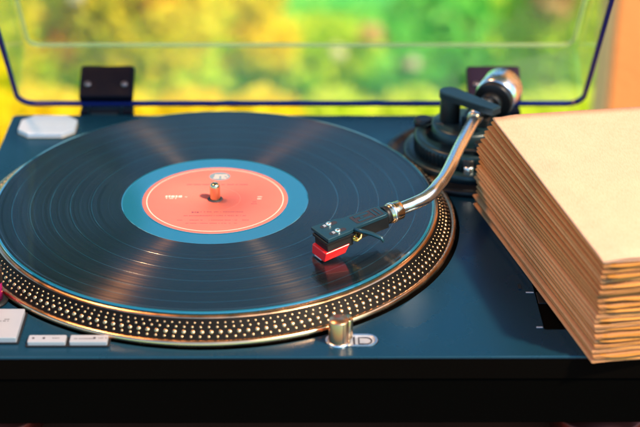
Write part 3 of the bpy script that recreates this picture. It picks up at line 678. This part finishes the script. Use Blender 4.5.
E_ = (.30, .26, .30)
shrub('flowering_shrub', 'tall yellow flowering shrub with orange blossoms, blurred behind the left hinge', 'shrub', gx(125, 3.6), 3.6, GZ,
      [('yellow', 0, 0, .58, (.34, .28, .50), 4200, .05), ('lime', .0, .05, .36, (.33, .28, .36), 600, .06), ('orange', -.12, -.12, .78, (.08, .07, .07), 120, .04), ('orange', .03, -.15, .86, (.05, .05, .05), 260, .045), ('orange', .12, -.18, .55, (.06, .05, .06), 90, .04), ('orange', -.18, -.18, .42, (.07, .06, .08), 90, .04), ('cream', .2, -.3, .75, (.025, .02, .025), 40, .03), ('cream', .12, -.3, .95, (.025, .02, .025), 40, .03), ('cream', -.1, -.3, .6, (.02, .02, .02), 30, .03)], 7)
shrub('flowering_shrub', 'bright yellow shrub left of the middle, blurred behind the cover', 'shrub', gx(215, 4.0), 4.0, GZ,
      [('yellow', 0, 0, .48, (.25, .25, .46), 3400, .05), ('lime', 0, 0, .3, (.22, .25, .35), 300, .06), ('yellow', .14, -.1, .22, (.1, .1, .12), 420, .05)], 5)
shrub('leafy_shrub', 'lime green shrub at the far left edge, blurred behind the cover side', 'shrub', gx(15, 3.6), 3.6, GZ,
      [('lime', 0, 0, .5, (.30, .28, .48), 2600, .06), ('yellow', -.05, -.1, .5, (.26, .25, .45), 2200, .05), ('green', .1, .05, .75, (.18, .2, .22), 700, .06)], 5)
shrub('leafy_shrub', 'green shrub at the right, blurred behind the right side of the cover', 'shrub', gx(480, 4.2), 4.2, GZ,
      [('green', 0, 0, .16, (.34, .3, .20), 2000, .06), ('lime', .1, 0, .16, (.3, .3, .2), 1500, .06)], 5)
shrub('flowering_shrub', 'peach blossomed shrub right of the right hinge, blurred behind the cover', 'shrub', gx(545, 3.4), 3.4, GZ,
      [('lime', .04, 0, .45, (.17, .2, .42), 1200, .06), ('peach', -.02, -.15, .70, (.09, .08, .16), 420, .05), ('green', .06, .05, .4, (.16, .2, .3), 500, .06)], 4)
shrub('leafy_shrub', 'low olive green shrub in the middle of the garden, blurred behind the cover', 'shrub', gx(350, 4.1), 4.1, GZ,
      [('green', 0, 0, .10, (.42, .28, .14), 1500, .06), ('lime', -.1, -.1, .14, (.25, .2, .12), 900, .06), ('yellow', -.26, -.2, .2, (.08, .08, .09), 240, .05), ('cream', -.05, -.26, .2, (.02, .02, .02), 26, .03), ('cream', .2, -.26, .16, (.02, .02, .02), 26, .03), ('peach', .06, -.26, .27, (.04, .04, .03), 20, .04)], 4)
# low yellow bed just below the terrace, seen in the gap under the cover rim
bedlab = ['at the far left edge', 'left of the left hinge', 'behind the left hinge', 'just right of the left hinge', 'above the record spindle', 'right of the record spindle', 'left of the tonearm post', 'behind the tonearm post', 'behind the counterweight', 'beside the orange wall']
for j, px in enumerate((-20, 50, 120, 190, 265, 340, 415, 490, 560, 610)):
    y = 2.45; x = .061+(px-320)/1541*3.7+.035
    cl = [('yellow' if j < 5 else 'lemon', 0, 0, .40, (.15, .12, .20), 1700, .035), ('lime', 0, 0, .2, (.14, .13, .16), 300, .045)]
    if j in (2, 3): cl.append(('orange', .02, -.1, .44, (.1, .05, .08), 260, .035))
    shrub('yellow_bedding_plant', 'low yellow flowering plant below the cover rim, '+bedlab[j], 'plant', x, y, GZ+.06, cl, 4, 'yellow bedding plants below the table')

# trees farther out: they stand above the frame and show in the record and metal
def tree(x, y, h, cr_, tr, label, mn='dark', seed=1, n=3600):
    root = bpy.data.objects.new('garden_tree', None); C.objects.link(root); root.location = (x, y, GZ); tag(root, label, 'tree', 'trees beyond the lawn')
    rr = random.Random(seed); k = MB(); hh = h*1000
    k.tube([(0, 0, -50), (20, 10, hh*.3), (-30, 20, hh*.6), (10, 0, hh*.85)], [tr*1000, tr*850, tr*600, tr*250], 12)
    for j in range(5):
        a = j*1.3+rr.random(); z0 = hh*(.45+.08*j); k.tube([(0, 10, z0), (cos(a)*cr_*400, sin(a)*cr_*400, z0+hh*.1), (cos(a)*cr_*750, sin(a)*cr_*750, z0+hh*.18)], [tr*450, tr*300, tr*120], 8)
    st = k.build('trunk', bark); st.parent = root
    L = ([], [])
    for j in range(14):
        a = rr.uniform(0, 2*pi); d = cr_*rr.uniform(.1, .75); leaves(L, n//14, (cos(a)*d, sin(a)*d, h*(.62+.36*rr.random())), (cr_*.36, cr_*.36, cr_*.28), .22, rr)
    mesh_m('crown', L[0], L[1], G[mn], root)
tree(-1.75, 8.0, 8.4, 1.3, .13, 'slim garden tree with a long bare trunk, mirrored at the left of the record', seed=2)
tree(-2.2, 15, 7.2, 1.5, .2, 'dark round tree beyond the lawn, mirrored near the record label', seed=3)
tree(3.2, 16, 6.0, 1.8, .2, 'dark tree beyond the lawn on the right, behind the orange wall', seed=4)
tree(-7.5, 17, 6.6, 2.4, .24, 'broad dark tree beyond the lawn at the far left', seed=5)
tree(0.9, 19, 5.6, 2.0, .22, 'small dark tree straight behind the turntable beyond the lawn', seed=6)

# awning added over the table, out of view: a dark overhead for record and plinth to mirror
AW = empty('unseen_awning', (0, 450, 1100), 'added navy fabric canopy on slim posts overhead, seen only as dark reflections', 'unseen_awning')
navy = wear(mat('navy_canvas', (.012, .016, .03), .85), 30, .8, .9, .3, 400, bdist=.0005)
k = MB(); nx_, ny_ = 12, 8; vs = []; fs = []
for j in range(ny_+1):
    for i in range(nx_+1):
        u_, v_ = i/nx_, j/ny_; vs.append((-1500+2400*u_, -320+1600*v_, 1090-45*sin(pi*u_)*sin(pi*v_)-12*sin(6*pi*u_)))
for j in range(ny_):
    for i in range(nx_): fs.append((j*(nx_+1)+i, j*(nx_+1)+i+1, (j+1)*(nx_+1)+i+1, (j+1)*(nx_+1)+i))
k.add(vs, fs); cn_ = k.build('canopy', navy, AW); md = cn_.modifiers.new('cloth', 'SOLIDIFY'); md.thickness = .003
for y in (-330, 1270): MB().box((-1530, y, 1075), (930, y+40, 1115)).build('beam', M['black'], AW, 3)
for x in (-1530, 890):
    for y in (-330, 930): MB().box((x, y, -800), (x+40, y+40, 1074)).build('post', M['black'], AW, 3)
    MB().box((x, -289, 1075), (x+40, 1269, 1115)).build('side_rail', M['black'], AW, 3)

MB().tube([(-368, 1200, 1080), (-366, 1202, 850), (-369, 1199, 640), (-367, 1200, 400)], [21, 23, 21, 22], 16).build('added_dark_roll', navy, AW)  # unseen roll added so the record mirrors a dark band
